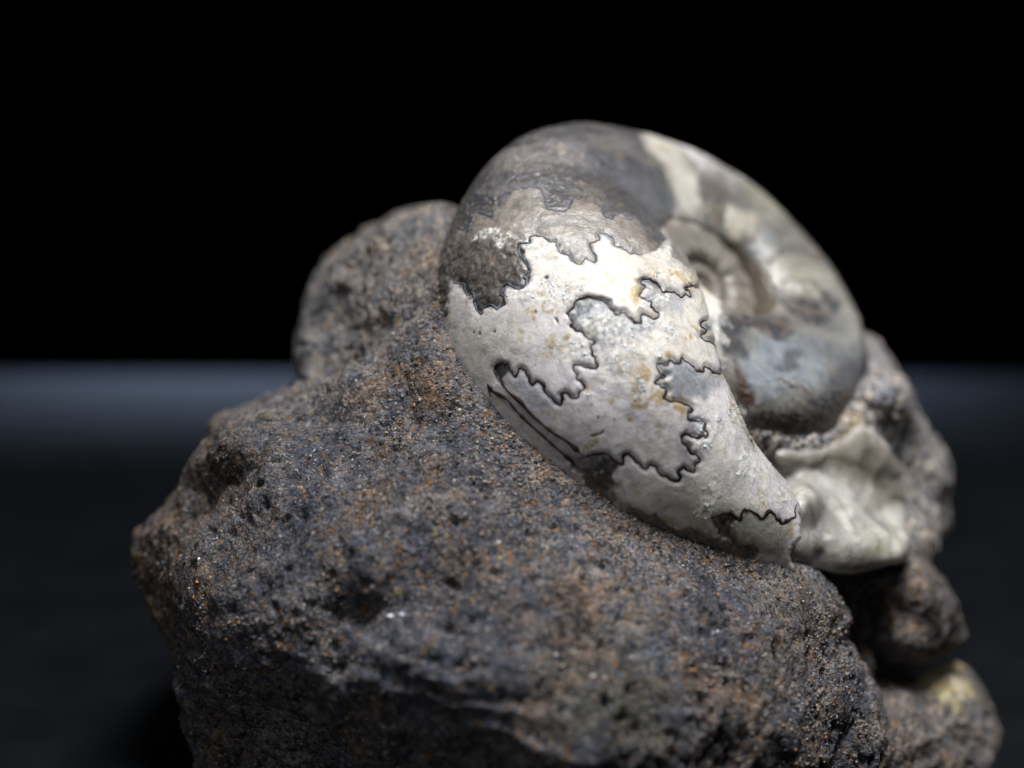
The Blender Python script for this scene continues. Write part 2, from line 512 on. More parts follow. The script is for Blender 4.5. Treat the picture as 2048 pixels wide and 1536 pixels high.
S_C4 = Z4([(1050,715),(1052,660),(1050,600),(1030,555),(1000,515),(950,495),(910,470),(925,440),(955,425),(930,405),(905,380),(930,355),(990,345),(1010,375)])
S_A = Z1([(760,1030),(770,985),(850,985),(850,940),(900,925),(960,945),(1000,970),(1045,985),(1060,1030),(1090,1065),(1140,1075),(1160,1115),(1190,1135),(1240,1145),(1260,1105),(1300,1115),(1340,1135),(1355,1090),(1330,1050),(1310,990),(1370,960),(1370,920),(1410,910),(1450,930),(1490,960),(1490,1000),(1540,1020),(1580,1035),(1620,1070),(1650,1065),(1700,1080)])
S_A2 = Z1([(240,1250),(280,1300),(330,1290),(360,1380),(410,1370),(420,1440),(440,1500),(470,1525),(500,1470),(560,1460),(600,1490),(650,1450),(640,1400),(620,1370),(650,1300),(700,1310),(760,1340),(800,1320),(820,1280),(800,1230),(840,1200),(810,1140),(770,1090)])
S_D = Z5([(800,690),(840,675),(900,665),(940,690),(965,700),(975,655),(1000,640),(1050,660),(1095,695),(1120,660),(1150,655),(1180,690),(1210,720),(1250,700),(1285,680),(1290,630),(1310,590),(1318,550),(1290,500),(1260,460),(1250,430)])

S_B = S_B1 + S_B2 + S_B3[1:]
S_C = S_C1 + S_C2 + S_C3 + S_C4[1:]
S_AA = S_A2 + S_A
S_0 = Z1([(250,840),(330,880),(390,840),(400,765),(440,745),(520,770),(560,785),(570,735),(620,690),(640,640),(700,590),(780,560),(900,560),(945,600),(965,690),(1000,725),(1110,740),(1155,690),(1180,640),(1230,645),(1300,630),(1350,680),(1400,720),(1410,770),(1470,800),(1500,770),(1560,760),(1600,800),(1650,800),(1700,860),(1740,920)])
_thv = np.repeat(np.concatenate([thd, np.full(nu - len(thd), TH_END)]), nv)
# body: yellowish near the umbilical shoulder, whiter in the middle
blob(1330, 640, 130, 130, 40, (220, 212, 190), .7)
blob(1200, 540, 170, 60, 8, (206, 199, 178), .85)
blob(1180, 820, 170, 110, 40, (228, 225, 219), .8)
blob(1400, 960, 180, 90, 30, (216, 213, 201), .8)
blob(1430, 1040, 140, 50, 25, (186, 183, 164), .7)  # darker greenish shading falloff of the lower flank, put into the tint
blob(970, 700, 70, 110, 55, (206, 202, 184), .6)
# grey translucent saddles
paint(Z3([(965,300),(1020,215),(1110,190),(1200,215),(1270,280),(1350,300),(1440,370),(1490,330),(1560,420),(1440,520),(1300,540),(1180,530),(1090,465),(985,385)]), (150, 152, 155), 14, .85)
paint(Z4([(600,660),(775,620),(880,700),(1010,720),(1070,740),(1000,820),(930,900),(760,910),(660,880),(600,790)]), (136, 138, 144), 10, .9)
paint(Z4([(490,80),(560,60),(640,140),(770,190),(830,180),(760,300),(620,290),(540,240),(490,170)]), (172, 172, 170), 10, .8)
paint(Z3([(480,690),(560,690),(620,730),(720,800),(800,860),(900,930),(860,980),(700,930),(560,820)]), (166, 166, 168), 14, .7)
paint(Z4([(830,1040),(940,1070),(960,1140),(880,1175),(840,1155),(790,1160),(820,1230),(880,1290),(860,1400),(790,1370),(740,1250),(760,1130)]), (156, 152, 156), 12, .75)
paint(Z4([(905,380),(990,345),(1060,380),(1070,560),(1000,510),(915,470),(950,425)]), (140, 142, 140), 8, .7)
# brown-grey matrix over the top of the whorl, ending at the first full suture
paint(S_AA + [(1312,505),(1330,480),(1350,440),(1358,400),(1345,350),(1300,300),(1290,230),(980,230),(840,400),(840,640),(885,640)], (124, 117, 111), 3, 1.0, g=.14, crisp=True)
paint(S_0[6:] + [(1300,512)] + S_A[::-1] + [(1030,480),(960,470),(930,455)], (142, 134, 127), 4, .85, g=.06, crisp=True)
# dark grey crown
paint(S_0 + [(1320,500),(1345,455),(1356,400),(1340,350),(1300,300),(1290,230),(980,230),(840,400),(860,470)], (80, 79, 82), 10, 1.0, g=.25)
paint(Z1([(250,650),(400,640),(540,615),(640,640),(620,690),(570,730),(560,790),(520,770),(430,750),(400,830),(340,890),(260,840)]), (62, 63, 68), 8, .85, g=.4)
blob(1100, 310, 150, 26, -8, (124, 118, 116), .6)
blob(1180, 400, 40, 22, 20, (128, 112, 92), .5)
blob(1210, 330, 90, 16, 35, (88, 90, 98), .6)
blob(1290, 380, 60, 14, 60, (88, 88, 94), .7)
blob(1290, 310, 40, 18, 40, (92, 90, 92), .6)
# dark fretted patch at the left and the venter strip by the rock
paint(Z1([(120,1250),(230,1000),(420,960),(600,1010),(760,1020),(820,1150),(830,1210),(800,1320),(650,1310),(640,1400),(650,1450),(600,1490),(500,1470),(440,1510),(400,1380),(350,1370),(260,1300)]), (92, 86, 83), 8, .9, g=.35)
paint(S_A2, (88, 82, 79), 9, .7, g=.3)
blob(1015, 575, 18, 16, 0, (64, 64, 70), .8)
blob(975, 605, 26, 14, -20, (66, 62, 64), .8)
paint([(860,440),(900,420),(912,470),(905,540),(905,600),(890,650),(860,640)], (92, 88, 86), 10, .8, g=.55)
# bright bruised calcite
for cx, cy, rx, ry, an in ((1165,700,34,20,30),(1215,740,26,30,0),(1165,640,0,0,0),(1190,650,28,16,10),(1300,690,40,18,-40),(1060,595,40,14,10),(1110,580,40,16,0),(1130,690,20,14,0),(1250,650,30,14,30),(1300,610,26,10,-30),(1240,690,40,18,30),(1420,1000,10,30,30),(1400,880,14,30,30),(1435,660,8,26,0),(1180,790,14,10,0),(1330,560,26,8,30),(1560,1000,14,20,20),(1500,930,16,24,40),(975,470,18,12,0),(1010,480,14,10,0),(1085,500,40,12,0),(1340,880,0,0,0),(1470,830,26,16,40),(1270,775,26,12,30)):
    if rx:
        t_ = math.radians(an)
        dx_, dy_ = spx + 2.4*wob - cx, spy + 2.4*wob2 - cy
        r2_ = np.sqrt(((dx_*math.cos(t_)+dy_*math.sin(t_))/rx)**2 + ((-dx_*math.sin(t_)+dy_*math.cos(t_))/ry)**2)
        bruise = np.maximum(bruise, smooth01(1.7 - r2_))
# ochre staining
for cx, cy, rx, ry, an in ((1270,770,26,22,0),(1265,590,40,14,-20),(1388,672,22,9,40),(1350,810,40,10,50),(1470,810,24,18,0),(1500,860,30,12,45),(1105,618,12,8,0),(1450,760,20,10,40),(1290,800,24,12,20),(1480,840,30,10,50),(1520,880,14,8,50),(1380,570,30,8,30),(1200,560,30,8,0),(1060,640,16,6,0),(1330,700,20,8,0)):
    blob(cx, cy, rx, ry, an, (184, 156, 92), .8, warp=2.5)
blob(1309, 550, 6, 8, 0, (206, 140, 60), .9)
blob(1260, 838, 4, 6, 0, (190, 140, 50), .9, warp=.3)
blob(1091, 556, 5, 4, 0, (60, 56, 50), .95, warp=.2)
blob(1113, 641, 3, 8, -25, (70, 66, 66), .9, warp=.2)
blob(1072, 625, 3, 4, 0, (120, 100, 50), .9, warp=.2)
for cx, cy in ((963,668),(951,664),(992,665),(1183,810),(1197,835),(1230,842),(1185,893)):
    blob(cx, cy, 2.4, 2.4, 0, (70, 45, 35), .8, warp=.2)
paint(Z3([(1125,1150),(1180,1140),(1215,1118),(1218,1130),(1185,1150),(1130,1165)]), (58, 20, 12), 2.5, 1, crisp=True)
blob(1598, 948, 24, 46, -35, (112, 112, 116), .8, g=.15)
blob(1560, 905, 14, 20, -35, (150, 140, 126), .7)
# black filling at the venter, end of the siphuncle
paint(Z4([(0,1270),(100,1300),(220,1285),(300,1325),(350,1380),(300,1440),(360,1500),(200,1540),(60,1420),(-60,1330)]), (34, 31, 30), 12, .95, g=.5)
paint(Z5([(800,690),(900,670),(960,700),(930,760),(930,820),(860,800),(820,740)]), (40, 36, 34), 10, .9, g=.4)
paint(Z5([(960,700),(1000,650),(1095,700),(1150,665),(1210,720),(1270,710),(1200,900),(940,880)]), (150, 149, 136), 8, .8)
paint(Z5([(1090,360),(1130,290),(1250,430),(1310,540),(1290,650),(1190,660),(1160,540)]), (160, 156, 154), 16, .7, g=.12)
# the older whorl behind: cream veins between grey chambers
paint([(1290,250),(1345,285),(1400,330),(1460,360),(1520,370),(1780,560),(1780,900),(1530,900),(1440,760),(1440,600),(1340,520),(1330,470),(1352,430),(1345,360)], (134, 130, 124), 10, 1.0, g=0)
paint([(1290,262),(1350,285),(1368,330),(1398,355),(1408,405),(1400,440),(1358,440),(1356,395),(1335,345),(1300,300)], (190, 186, 170), 16, .95)
paint([(1395,345),(1440,350),(1458,380),(1450,425),(1405,410)], (92, 86, 84), 12, .9)
blob(1430, 428, 30, 14, 20, (112, 100, 84), .7)
blob(1450, 345, 70, 12, 32, (116, 110, 104), .7)
blob(1540, 405, 60, 26, 38, (170, 166, 148), .8)
blob(1480, 455, 22, 34, 30, (208, 202, 180), .8)
blob(1530, 490, 30, 34, 20, (158, 162, 166), .8)
blob(1585, 450, 34, 16, 45, (140, 136, 128), .7)
blob(1560, 540, 60, 24, 50, (190, 184, 170), .6)
blob(1625, 560, 40, 40, 40, (186, 180, 162), .7)
blob(1690, 640, 30, 60, -20, (168, 162, 146), .7)
blob(1590, 588, 60, 10, 25, (116, 106, 98), .7)
blob(1640, 505, 36, 8, 30, (118, 108, 100), .7)
blob(1550, 565, 28, 10, 25, (214, 206, 192), .7)
blob(1600, 620, 50, 22, 30, (122, 116, 114), .75)
blob(1540, 650, 30, 18, 0, (112, 106, 104), .75)
blob(1480, 650, 24, 40, 0, (112, 110, 112), .8)
blob(1560, 690, 26, 20, 50, (104, 100, 100), .6)
blob(1660, 640, 26, 40, -40, (110, 106, 106), .7)
blob(1540, 740, 60, 50, 30, (136, 141, 143), .8)
blob(1630, 700, 40, 30, 30, (118, 122, 130), .7)
blob(1600, 745, 36, 22, 20, (112, 112, 118), .8)
blob(1640, 800, 80, 14, 40, (134, 122, 112), .6)
blob(1690, 780, 50, 90, 20, (66, 62, 64), .85)
blob(1610, 865, 120, 42, -6, (46, 43, 41), .92, g=.3)  # underside shading of the whorl painted as a dark band
blob(1730, 720, 22, 60, 8, (110, 104, 100), .7)
for cx, cy, r_ in ((1468,655,12),(1490,640,12),(1512,636,14),(1535,645,15),(1560,652,13),(1572,668,11),(1556,682,10),(1470,690,14),(1490,710,10),(1585,615,12),(1605,612,13),(1625,622,13),(1637,640,12),(1590,700,10),(1604,712,9),(1596,728,9),(1574,738,9),(1560,745,8),(1650,595,12),(1668,612,12)):
    blob(cx, cy, r_ * 1.15, r_ * 1.15, 0, (50, 47, 48), 1.0, warp=.4)
tint = tint * (1 - .22 * smooth01((spx - 1440) / 40) * (_thv < 60))[:, None]
Zw = lambda pts: [(1380 + x/3.49, 560 + y/3.49) for x, y in pts]
paint(Zw([(540,400),(700,400),(800,480),(920,600),(880,760),(700,700),(600,820),(430,880),(340,760),(330,600),(450,500)]), (138, 143, 148), 16, .85)
paint(Zw([(200,250),(300,245),(360,265),(400,305),(430,262),(490,235),(550,240),(580,285),(620,272),(695,310),(690,350),(640,350),(655,400),(600,420),(560,370),(500,330),(430,320),(410,360),(380,330),(330,330),(290,380),(360,440),(395,480),(370,520),(300,500),(230,540)]), (70, 67, 69), 5, .97, crisp=True)
paint(Zw([(630,160),(700,145),(760,180),(830,190),(885,230),(860,295),(820,310),(760,255),(690,205)]), (74, 69, 68), 5, .95, crisp=True)
paint(Zw([(575,612),(640,570),(670,490),(740,468),(785,510),(740,560),(765,600),(700,650),(640,640)]), (80, 80, 86), 5, .95, crisp=True)
paint(Zw([(980,660),(1100,560),(1300,480),(1330,650),(1240,800),(1100,960),(900,980),(760,900),(840,800),(960,800)]), (56, 52, 53), 14, .92, g=.2)
paint(Zw([(480,960),(520,880),(620,920),(760,950),(900,1000),(1040,980),(940,1180),(700,1220),(540,1120)]), (46, 43, 42), 14, .92, g=.3)  # more of the whorl's underside shade, put into the tint
blob(1482, 770, 12, 50, -20, (74, 54, 42), .9, g=.3)
blob(1500, 790, 12, 22, -30, (70, 46, 34), .9)
paint(Z3([(430,850),(560,870),(1060,1290),(1200,1330),(1050,1390),(900,1270),(600,990)]), (150, 148, 146), 5, .7)
paint(Z3([(960,300),(1020,210),(1110,185),(1200,210),(1250,250),(1150,255),(1090,285),(1010,335)]), (92, 97, 104), 7, .85)
paint(Z4([(490,95),(510,60),(560,62),(630,120),(645,158),(590,122),(530,112)]), (100, 110, 122), 6, .85)
paint(Z1([(1370,920),(1450,920),(1490,960),(1560,1015),(1620,1040),(1650,1080),(1560,1055),(1480,1015),(1420,955)]), (124, 127, 132), 7, .7)
paint(Z3([(450,690),(490,645),(550,660),(562,710),(520,760),(530,830),(480,760)]), (44, 39, 39), 5, .9)
paint(Z3([(420,880),(470,900),(600,1010),(780,1180),(960,1330),(1040,1400),(1010,1440),(860,1340),(640,1140),(500,1010)]), (206, 202, 192), 6, .9)
# grey bleeding beside the sutures
def near_line(pts):
    p = np.asarray(pts, float)
    d = np.full(len(sv), 1e9)
    lo, hi = p.min(0) - 60, p.max(0) + 60
    m = (spx > lo[0]) & (spx < hi[0]) & (spy > lo[1]) & (spy < hi[1])
    x, y = spx[m], spy[m]
    dm = np.full(m.sum(), 1e9)
    for i in range(len(p) - 1):
        e = p[i+1] - p[i]
        t = np.clip(((x - p[i,0])*e[0] + (y - p[i,1])*e[1]) / (e @ e), 0, 1)
        dm = np.minimum(dm, np.hypot(x - p[i,0] - t*e[0], y - p[i,1] - t*e[1]))
    d[m] = dm
    return d
for pts, amt_ in ((S_B1, .4), (S_B2, .65), (S_B3, .65), (S_C1, .45), (S_C2, .5), (S_C3, .5), (S_C4, .6), (S_AA, .5), (S_0, .3), (S_D, .45)):
    a = np.clip(1 - (near_line(pts) + wob*.5) / 16, 0, 1) ** 1.5 * amt_
    tint = tint * (1 - a[:, None]) + lin(118, 116, 120) * a[:, None]
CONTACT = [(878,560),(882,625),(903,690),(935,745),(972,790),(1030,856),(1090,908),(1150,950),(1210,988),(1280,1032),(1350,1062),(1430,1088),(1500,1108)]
a = np.clip(1.25 - (near_line(CONTACT) + wob*1.2) / 20, 0, 1) * np.where(spx > 1170, .85, .12)  # dark gritty fringe with the contact shadow of the lower rim painted in
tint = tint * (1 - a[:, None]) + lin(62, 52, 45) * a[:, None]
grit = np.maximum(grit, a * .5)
_ph = np.degrees(np.tile(phs, nu)); _th = np.repeat(np.concatenate([thd, np.full(nu - len(thd), TH_END)]), nv)
a = smooth01((_ph - 141 + wob*.4) / 6) * (_th < 150) * .9
tint = tint * (1 - a[:, None]) + lin(84, 74, 62) * a[:, None]
a = smooth01((spy - 822 + wob*1.5) / 36) * (_thv < 60) * .93  # painted underside shade carried on down to the whorl's base
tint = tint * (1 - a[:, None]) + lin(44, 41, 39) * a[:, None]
lg = smooth01((tint.mean(1) - .2) / .25)[:, None]
tint = tint * (1 + lg * np.array([.02, .0, .09]))
gl = np.clip(1 - (tint.mean(1) - .12) / .22, 0, 1)
mo = 1 + gl * (.42 * fbm(sv * np.array([3., 5., 9.]), 3) + .36 * fbm(sv * 17, 3))
tint = tint * mo[:, None]
ru_ = np.clip(fbm(sv * 8 + 70, 3) - .45, 0, .5) * gl
tint = tint + ru_[:, None] * np.array([.22, .14, .05])
tint = np.clip(tint, .004, .85)

# ---- shell relief: soft undulation, bruises, a groove along the venter
me_tmp = part("ammonite_shell", sv, sf, M_SHELL)
shell = me_tmp
nrm = normals_of(shell.data)
dsp = .012 * fbm(sv * 1.8, 2) + .0022 * fbm(sv * 11, 3) + grit * .020 * fbm(sv * 26, 3)
# chambers stand a little proud of or behind one another along the sutures
for pts in (S_B, S_C, S_AA):
    dl = near_line(pts)
    dsp -= .010 * np.clip(1 - dl / 9, 0, 1)
dsp += .006 * np.clip(bruise, 0, 1) * fbm(sv * 14, 3)
dsp += .035 * np.exp(-(((spx-1300)*.6+(spy-760)*.8)**2/(150**2)) - ((spx-1300)*.8-(spy-760)*.6)**2/(55**2)) * (spy > 0)
dsp += .012 * smooth01((tint.mean(1) - .16) / .2)
# crisp dark groove round the umbilicus
PHG = np.tile(phs, nu); THG = np.repeat(np.concatenate([thd, np.full(nu - len(thd), TH_END)]), nv)
sv2 = sv + nrm * dsp[:, None]
shell.data.vertices.foreach_set("co", (sv2 - OFF).astype(np.float32).ravel())
shell.data.update()
set_colors(shell.data, "tint", tint)
ba = shell.data.attributes.new("bruise", 'FLOAT', 'POINT'); ba.data.foreach_set("value", bruise.astype(np.float32))
set_colors(shell.data, "grit", np.repeat(grit[:, None], 3, 1))
shell["label"] = "coiled white and grey ammonite shell"

step = 2
bvh = BVHTree.FromPolygons([Vector(v) for v in sv2], [tuple(f) for f in sf.tolist()])
CAM = Vector((0, 0, CAM_H))

def hit(px, py):
    d = Vector(at(px, py, 1.0)) - CAM
    loc, n_, i_, dist = bvh.ray_cast(CAM, d.normalized())
    if loc is None:
        return None, None
    if n_.dot(d) > 0:
        n_ = -n_
    return np.array(loc), np.array(n_)

def resample(pts, stp):
    pts = np.asarray(pts, float)
    P = np.vstack([2*pts[0]-pts[1], pts, 2*pts[-1]-pts[-2]])
    out = []
    for i in range(1, len(P) - 2):
        p0, p1, p2, p3 = P[i-1:i+3]
        k = max(2, int(np.hypot(*(p2 - p1)) / stp))
        t = np.linspace(0, 1, k, endpoint=False)[:, None]
        out.append(.5 * (2*p1 + (p2-p0)*t + (2*p0-5*p1+4*p2-p3)*t*t + (3*p1-p0-3*p2+p3)*t**3))
    out.append(P[-2][None])
    return np.vstack(out)

def line_on_shell(name, pts, width, mat, seed=0, parent=None, proud=.004, label=None, taper=6, scallop=1.5):
    """a raised seam that follows the shell surface through the traced points"""
    rs = np.random.default_rng(seed)
    pp = resample(pts, 2.0)
    tt = np.gradient(pp, axis=0); tt /= np.linalg.norm(tt, axis=1)[:, None] + 1e-9
    ss = np.concatenate([[0], np.cumsum(np.linalg.norm(np.diff(pp, axis=0), axis=1))])
    if scallop:
        off = scallop * (np.abs(np.sin(ss * math.pi / 15 + seed)) - .6) + .8 * np.interp(ss, np.arange(0, ss[-1] + 6, 6), rs.normal(size=len(np.arange(0, ss[-1] + 6, 6))))
        pp = pp + np.stack([-tt[:, 1], tt[:, 0]], 1) * off[:, None]
    L, NN = [], []
    for x, y in pp:
        l, n_ = hit(x, y)
        if l is not None and (not L or np.linalg.norm(l - L[-1]) < .25):
            L.append(l); NN.append(n_)
    L, NN = np.array(L), np.array(NN)
    for _ in range(2):
        NN[1:-1] = (NN[:-2] + NN[1:-1] + NN[2:]) / 3
    NN /= np.linalg.norm(NN, axis=1)[:, None]
    T = np.gradient(L, axis=0); T /= np.linalg.norm(T, axis=1)[:, None] + 1e-9
    B = np.cross(T, NN)
    k = len(L)
    kk = np.arange(0, k + 24, 24)
    slow = np.interp(np.arange(k), kk, rs.uniform(.5, 1.5, len(kk)))
    k5 = np.arange(0, k + 5, 5)
    w = width * slow * (1 + .35 * np.interp(np.arange(k), k5, rs.normal(size=len(k5)).clip(-1.3, 1.6)))
    e = np.minimum(np.arange(k), np.arange(k)[::-1]) / taper
    w = w * np.clip(e, .15, 1)
    prof = [(-1, -.006), (-.55, proud), (.55, proud), (1, -.006)]
    V = np.stack([L + B * (w * a)[:, None] + NN * h for a, h in prof], 1)
    o = part(name, V.reshape(-1, 3), grid_faces(k, 4), mat, parent or shell)
    if label:
        o["label"] = label
    return o

PXU = 8.4 / FPX
for k, (pts, w, mt, sc_) in enumerate(((S_B, 3.4, M_SUT, 1.8), (S_C, 3.4, M_SUT, 1.8), (S_AA, 3.0, M_SUTG, 1.8), (S_0, 2.4, M_SUTG, 2.5), (S_D, 3.6, M_SUT, 1.5))):
    line_on_shell("suture_line", pts, w * PXU, mt, k, scallop=sc_)
Z6 = lambda pts: [(1380 + x/3.49, 560 + y/3.49) for x, y in pts]
Z2 = lambda pts: [(1280 + x/3.657, 230 + y/3.657) for x, y in pts]
M_SUTB = suture_material("suture_brown", (.10, .075, .062), (.15, .12, .105))
for k, (pts, w) in enumerate(((Z6([(300,260),(360,270),(400,300),(420,270),(480,240),(540,240),(570,280),(620,290),(680,310),(680,350),(640,370),(660,400),(610,430)]), 6),
    (Z6([(600,690),(640,690),(720,740),(790,750),(850,800)]), 4),
    (Z6([(640,170),(700,160),(760,190),(820,200),(870,220),(880,260)]), 6),
    (Z2([(920,1110),(1010,1010),(1090,980),(1190,980),(1250,1040),(1340,1060),(1380,1080)]), 5),
    (Z2([(980,1240),(1090,1200),(1200,1220),(1280,1230),(1330,1290),(1380,1360),(1460,1350),(1500,1400)]), 5))):
    line_on_shell("suture_line", pts, w * PXU, M_SUTB, 50 + k, scallop=5)
# the siphuncle along the outer edge: two black seams with a pale tube between them
line_on_shell("siphuncle_seam", Z3([(402,795),(430,840),(480,872),(540,905),(600,980),(680,1060),(780,1150),(880,1240),(960,1310),(1040,1385)]), 5*PXU, M_SUT, 31, scallop=0)
line_on_shell("siphuncle_seam", Z3([(480,760),(515,805),(560,862),(640,930),(700,1000),(790,1080),(880,1150),(960,1200),(1050,1280)]), 5.4*PXU, M_SUT, 32, scallop=0)
line_on_shell("siphuncle_seam", Z3([(402,795),(412,840),(425,885)]), 2.4*PXU, M_SUT, 33, taper=2, scallop=0)

# ---- inner whorl seen in the umbilicus
ti = np.linspace(-1150, -60, 900)
roi = .50 * np.exp(math.log(2.05) * (ti + 325) / 360)
pi_ = np.radians(np.linspace(-60, 240, 90))
rib = 1 + .035 * np.sin(np.radians(ti) * 14)
IW = spiral(ti, pi_, roi, roi * .36, roi * .30 * rib, .66, .145)
iv = IW.reshape(-1, 3)
iw = part("inner_whorl", iv, grid_faces(*IW.shape[:2])[:, ::-1], M_SHELL, shell)
nb = np.repeat(np.clip(np.sin(np.radians(ti) * 14), 0, 1), len(pi_)) * np.tile(np.clip(np.cos((pi_ - .7) * 2.0) * (np.abs(pi_ - .7) < .78), 0, 1), len(ti))
it = lin(126, 118, 109) * (1 + .12 * fbm(iv * 6, 3)[:, None])
it = it * (1 - .7 * nb[:, None]) + lin(200, 197, 190) * .7 * nb[:, None]
set_colors(iw.data, "tint", np.clip(it, .01, .8))
set_colors(iw.data, "grit", np.zeros((len(iv), 3)))
tsm = np.linspace(-45, 150, 220)
def rim_curve(phd, out):
    k_ = np.exp(spl(KRO, tsm))
    return spiral(tsm, np.radians([phd]), k_, k_ * spl(KRU, tsm), k_ * spl(KW, tsm), .66 + .24 * smooth01((tsm - 60) / 110), out, .54 + .36 * smooth01((tsm - 60) / 110))[:, 0]
RC = np.stack([rim_curve(p_, o_) for p_, o_ in ((145, -.01), (148, .008), (153, .008), (157, -.012))], 1)
part("umbilical_seam", RC.reshape(-1, 3), grid_faces(len(tsm), 4), suture_material("seam_brown", (.05, .04, .03), (.10, .08, .055)), shell)
iw["label"] = "small grey brown inner whorl inside the umbilicus"

# ------------------------------------------------------------------ rock
def tps(ctrl):
    c = np.asarray(ctrl, float)
    X = c[:, :2] / 500.0
    n = len(X)
    def U(r2):
        return np.where(r2 > 0, r2 * np.log(r2 + 1e-20), 0)
    K = U(((X[:, None] - X[None]) ** 2).sum(-1)) + np.eye(n) * 1e-3
    Pm = np.hstack([np.ones((n, 1)), X])
    A = np.block([[K, Pm], [Pm.T, np.zeros((3, 3))]])
    s = np.linalg.solve(A, np.concatenate([c[:, 2], np.zeros(3)]))
    def f(x, y):
        q = np.stack([x, y], -1) / 500.0
        out = np.empty(len(q))
        for a in range(0, len(q), 20000):
            b = q[a:a+20000]
            out[a:a+20000] = U(((b[:, None] - X[None]) ** 2).sum(-1)) @ s[:n] + s[n] + b @ s[n+1:]
        return out
    return f

RV, RF = [], []
def relief(outline, ctrl, back, rnd=70, amt=.35, stp=7):
    """a closed lump: front surface through the control depths, rounded rim, real back"""
    o = np.asarray(outline, float)
    x0, y0 = o.min(0) - stp
    x1, y1 = o.max(0) + stp
    gx, gy = np.meshgrid(np.arange(x0, x1, stp), np.arange(y0, y1, stp))
    sh_ = gx.shape
    gx, gy = gx.ravel(), gy.ravel()
    sd = in_poly(gx, gy, o)
    m = sd > 0
    # pull the outermost ring onto the outline a little for a smooth rim
    f = tps(ctrl)
    d = np.zeros(len(gx)); d[m] = f(gx[m], gy[m])
    e = np.clip(1 - sd / rnd, 0, 1)
    r_ = amt * (1 - np.sqrt(np.clip(1 - e * e, 0, 1)))
    dm = np.median(d[m])
    fr = d + r_
    bk = back - (1 - np.sqrt(np.clip(1 - np.clip(1 - sd / (rnd * 3), 0, 1) ** 2, 0, 1))) * (back - dm) * .75
    bk = np.maximum(bk, fr + .12)
    idx = -np.ones(len(gx), int); idx[m] = np.arange(m.sum())
    n = m.sum()
    V = np.vstack([at(gx[m], gy[m], fr[m]), at(gx[m] , gy[m], bk[m])])
    I = idx.reshape(sh_)
    a, b, c, e_ = I[:-1, :-1], I[:-1, 1:], I[1:, 1:], I[1:, :-1]
    ok = (a >= 0) & (b >= 0) & (c >= 0) & (e_ >= 0)
    q = np.stack([a[ok], b[ok], c[ok], e_[ok]], 1)
    # walls on edges used once
    ed = np.vstack([q[:, [0, 1]], q[:, [1, 2]], q[:, [2, 3]], q[:, [3, 0]]])
    key = np.sort(ed, 1) @ np.array([1 << 24, 1])
    u, inv, cnt = np.unique(key, return_inverse=True, return_counts=True)
    be = ed[cnt[inv] == 1]
    F = np.vstack([q[:, ::-1], q + n, np.stack([be[:, 0], be[:, 1], be[:, 1] + n, be[:, 0] + n], 1)])
    base = sum(len(v) for v in RV)
    RV.append(V); RF.append(F + base)

def shell_depth(x, y):
    l, _ = hit(x, y)
    return None if l is None else float(w2c(l)[2])

# where the rock surface meets the shell
BND = [(874,520),(876,560),(882,625),(903,690),(935,745),(972,790),(1030,856),(1090,908),(1150,950),(1210,988),(1280,1032),(1350,1062),(1430,1088),(1500,1108),(1560,1118)]
ctrl = []
bn = np.array(BND, float)
tn = np.gradient(bn, axis=0); tn /= np.linalg.norm(tn, axis=1)[:, None]
ins = np.stack([tn[:, 1], -tn[:, 0]], 1)           # towards the shell (right / up)
for (x, y), (ix, iy) in zip(BND, ins):
    d0 = shell_depth(x + ix * 6, y + iy * 6)
    if d0 is None:
        continue
    x, y = x - ix * 10, y - iy * 10
    ctrl.append((x, y, d0 + .01))
    for s_, add in ((45, .16), (120, .45), (260, .9)):
        d1 = shell_depth(x + ix * s_, y + iy * s_)
        if d1 is not None:
            ctrl.append((x + ix * s_, y + iy * s_, d1 + add))
    ctrl.append((x - ix * 35, y - iy * 35, d0 - .035 if y > 650 else d0 + .03))
ctrl += [(800,800,8.45),(700,760,8.75),(620,790,9.05),(830,700,8.65),(760,690,8.9),(860,900,8.15),(1000,1000,7.98),(1200,1100,7.95),(1400,1180,8.05),(1550,1200,8.3),(1650,1240,8.62),
 (700,950,8.2),(550,930,8.45),(450,955,8.8),(470,900,8.62),(410,890,8.85),(400,1000,8.95),(340,1000,9.05),(275,1080,9.2),(490,1050,8.36),(600,1100,7.98),(800,1130,7.72),(1000,1180,7.6),(1200,1230,7.62),(1400,1290,7.8),(1550,1320,8.0),
 (1690,1330,8.55),(1640,1440,8.2),(1780,1500,8.85),(1710,1480,8.5),(740,1185,7.68),(690,1222,7.84),(750,1230,7.82),(815,1224,7.74),(790,1258,7.58),(1000,1310,7.42),(1200,1390,7.36),(1400,1450,7.6),(600,1270,7.78),(480,1190,8.08),(400,1170,8.42),
 (330,1180,8.9),(360,1320,8.75),(430,1300,8.25),(560,1330,7.88),(560,1390,8.08),(560,1450,8.22),(440,1430,8.5),(700,1385,7.68),(720,1445,7.85),(720,1530,8.02),(900,1430,7.48),(900,1500,7.6),(1100,1470,7.3),(1100,1560,7.36),(1300,1530,7.42),
 (500,1700,8.7),(800,1720,8.3),(1100,1720,7.8),(1400,1720,7.9),(1700,1720,8.7),(420,1600,8.8)]
relief([(590,775),(520,815),(440,835),(395,885),(370,925),(335,975),(290,1030),(266,1065),(262,1110),(285,1170),(310,1230),(338,1290),(352,1340),(365,1400),(378,1460),(390,1536),(400,1620),(410,1745),
        (1830,1745),(1815,1640),(1800,1560),(1788,1480),(1760,1400),(1735,1350),(1700,1290),(1690,1210),(1655,1160),(1600,1110),(1500,950),(1350,760),(1150,600),(960,480),(880,500),(840,620),(790,660),(735,720),(660,748)], ctrl, 11.0, 60, .3)
